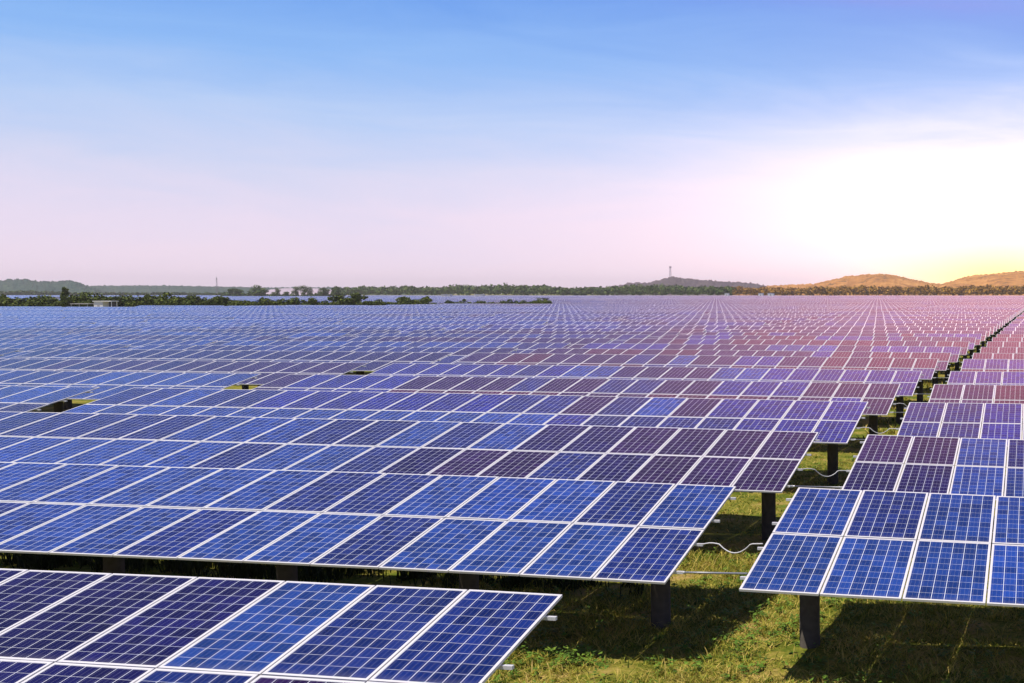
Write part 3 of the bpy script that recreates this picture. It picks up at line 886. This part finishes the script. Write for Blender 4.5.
# ------------------------------------------------------------------ cabins, sheds, masts
def cabin(name, px, D, wpx, hm, dm, label, roof, group=None, open_right=0.0):
    p = at(px, D); dpt = depth_of(p.x, p.y); w = wpx * dpt / F_PX
    root = link(name, None, loc=(p.x, p.y, 0)); tag(root, label, 'cabin', group)
    m = MB(); m.box(-w / 2, w / 2, -dm / 2, dm / 2, 0, hm); link('wall', m.mesh('wall', [M_WHITE]), root)
    m = MB(); m.box(-w / 2 - .15, w / 2 + .15 + open_right, -dm / 2 - .2, dm / 2 + .2, hm + .003, hm + .16); link('roof', m.mesh('roof', [roof]), root)
    m = MB(); m.box(-w * .12, w * .12, -dm / 2 - .03, -dm / 2 - .003, .05, hm * .75); link('door', m.mesh('door', [M_ROOFG]), root)
    if open_right:
        for yy in (-dm / 2 + .1, dm / 2 - .1):
            m = MB(); m.box(w / 2 + open_right - .12, w / 2 + open_right, yy - .06, yy + .06, 0, hm); link('shed_post', m.mesh('shed_post', [M_WHITE]), root)
        m = MB(); m.box(w / 2 + .1, w / 2 + open_right - .2, dm / 2 - .12, dm / 2 - .02, 0, hm * .95); link('back_wall', m.mesh('back_wall', [M_ROOFD]), root)
    return root
cabin('field_cabin', 101, 211, 10, 2.95, 1.6, 'white cabin with a flat roofed open shed in front of the hedge', M_WHITE, open_right=2.2)
p = at(83, 212); root = link('long_shelter', None, loc=(p.x, p.y, 0)); tag(root, 'long low grey roofed shelter left of the white cabin', 'shelter')
m = MB(); m.box(-2.3, 2.3, -1.2, 1.2, 2.35, 2.5); link('roof', m.mesh('roof', [M_ROOFG]), root)
for sx in (-2.1, 2.1):
    for sy in (-1, 1):
        m = MB(); m.box(sx - .06, sx + .06, sy - .06, sy + .06, 0, 2.348); link('shed_post', m.mesh('shed_post', [M_STEEL]), root)
cabin('white_shed', 58, 420, 7.5, 3.0, 4, 'white shed beyond the hedge, left of the dark tree', M_ROOFG)
cabin('white_shed', 71, 420, 5.5, 3.2, 4, 'white shed beyond the hedge, right of the dark tree', M_ROOFG)
cabin('white_shed', 541, 420, 6, 2.7, 3, 'white inverter hut at the right end of the hedge', M_ROOFD, open_right=1.6)
for px, D, w, lab in ((444, 820, 4, 'tiny white hut in the far field below the long wood, leftmost'), (450, 820, 2.5, 'tiny tall white hut beside the leftmost hut of the far field'),
                      (477, 860, 3, 'tiny white hut in the far field, left one of the middle pair'), (482, 860, 3.5, 'tiny white hut in the far field, right one of the middle pair'),
                      (727, 1100, 4, 'tiny white hut before the wood, below the purple hill end'), (761, 1080, 4.5, 'white hut before the wood, left one of the right pair'), (771, 1080, 6, 'white hut before the wood, right one of the right pair')):
    cabin('white_hut', px, D, w, 4.6 if w > 2.5 and D > 1000 else 3.6, 4, lab, M_WHITE)

def lattice_tower(px, D, base_z, top_py, w0, w1, label, name, lattice=True):
    p = at(px, D); topz = at(px, D, top_py).z; H = topz - base_z
    root = link(name, None, loc=(p.x, p.y, base_z)); tag(root, label, 'mast')
    m = MB()
    n = 9 if lattice else 6
    cs = [(-1, -1), (1, -1), (1, 1), (-1, 1)]
    lv = [(H * i / n, (w0 + (w1 - w0) * i / n) / 2) for i in range(n + 1)]
    rr_ = .22 if lattice else .13
    for c in cs: m.tube([(c[0] * w, c[1] * w, z) for z, w in lv], rr_, 5)
    for (za, wa), (zb_, wb) in zip(lv[:-1], lv[1:]):
        for k in range(4):
            a, b = cs[k], cs[(k + 1) % 4]
            m.tube([(a[0] * wa, a[1] * wa, za), (b[0] * wb, b[1] * wb, zb_)], rr_ * .6, 4)
            m.tube([(a[0] * wb, a[1] * wb, zb_), (b[0] * wb, b[1] * wb, zb_)], rr_ * .6, 4)
    link('lattice_frame', m.mesh('lattice_frame', [M_MAST]), root)
    m = MB(); m.tube([(0, 0, H + .02), (0, 0, H * 1.06)], rr_, 5)
    if lattice:
        m.box(-w1 * .8, w1 * .8, -w1 * .8, w1 * .8, H * .86, H * .87)
        for a in range(6):
            w = a * math.pi / 3; m.box(math.cos(w) * w1 * .9 - .4, math.cos(w) * w1 * .9 + .4, math.sin(w) * w1 * .9 - .4, math.sin(w) * w1 * .9 + .4, H * .88, H * .97)
    link('antenna', m.mesh('antenna', [M_MAST]), root)
bz = at(671, 2600, 277.6).z
lattice_tower(670.5, 2600, bz - 2, 266.2, 4.0, 3.0, 'tall grey lattice tower on top of the purple hill', 'radio_tower')
lattice_tower(217, 1500, 0, 277.5, 2.0, .8, 'thin faint mast rising beyond the left field', 'thin_mast', lattice=False)

# ------------------------------------------------------------------ the air
m = bpy.data.materials.new('haze'); m.use_nodes = True
nt = m.node_tree; nt.nodes.clear()
pv = nd(nt, 'ShaderNodeVolumePrincipled', ins={'Color': (1.0, .92, .96, 1), 'Density': 1.0e-4, 'Anisotropy': .05})
om = nd(nt, 'ShaderNodeOutputMaterial'); nt.links.new(pv.outputs[0], om.inputs['Volume'])
mb = MB(); mb.box(-4260, 1860, -360, 5660, -2.5, 82)
tag(link('haze', mb.mesh('haze', [m])), 'thin pale haze over the whole plain', 'haze', kind='stuff')
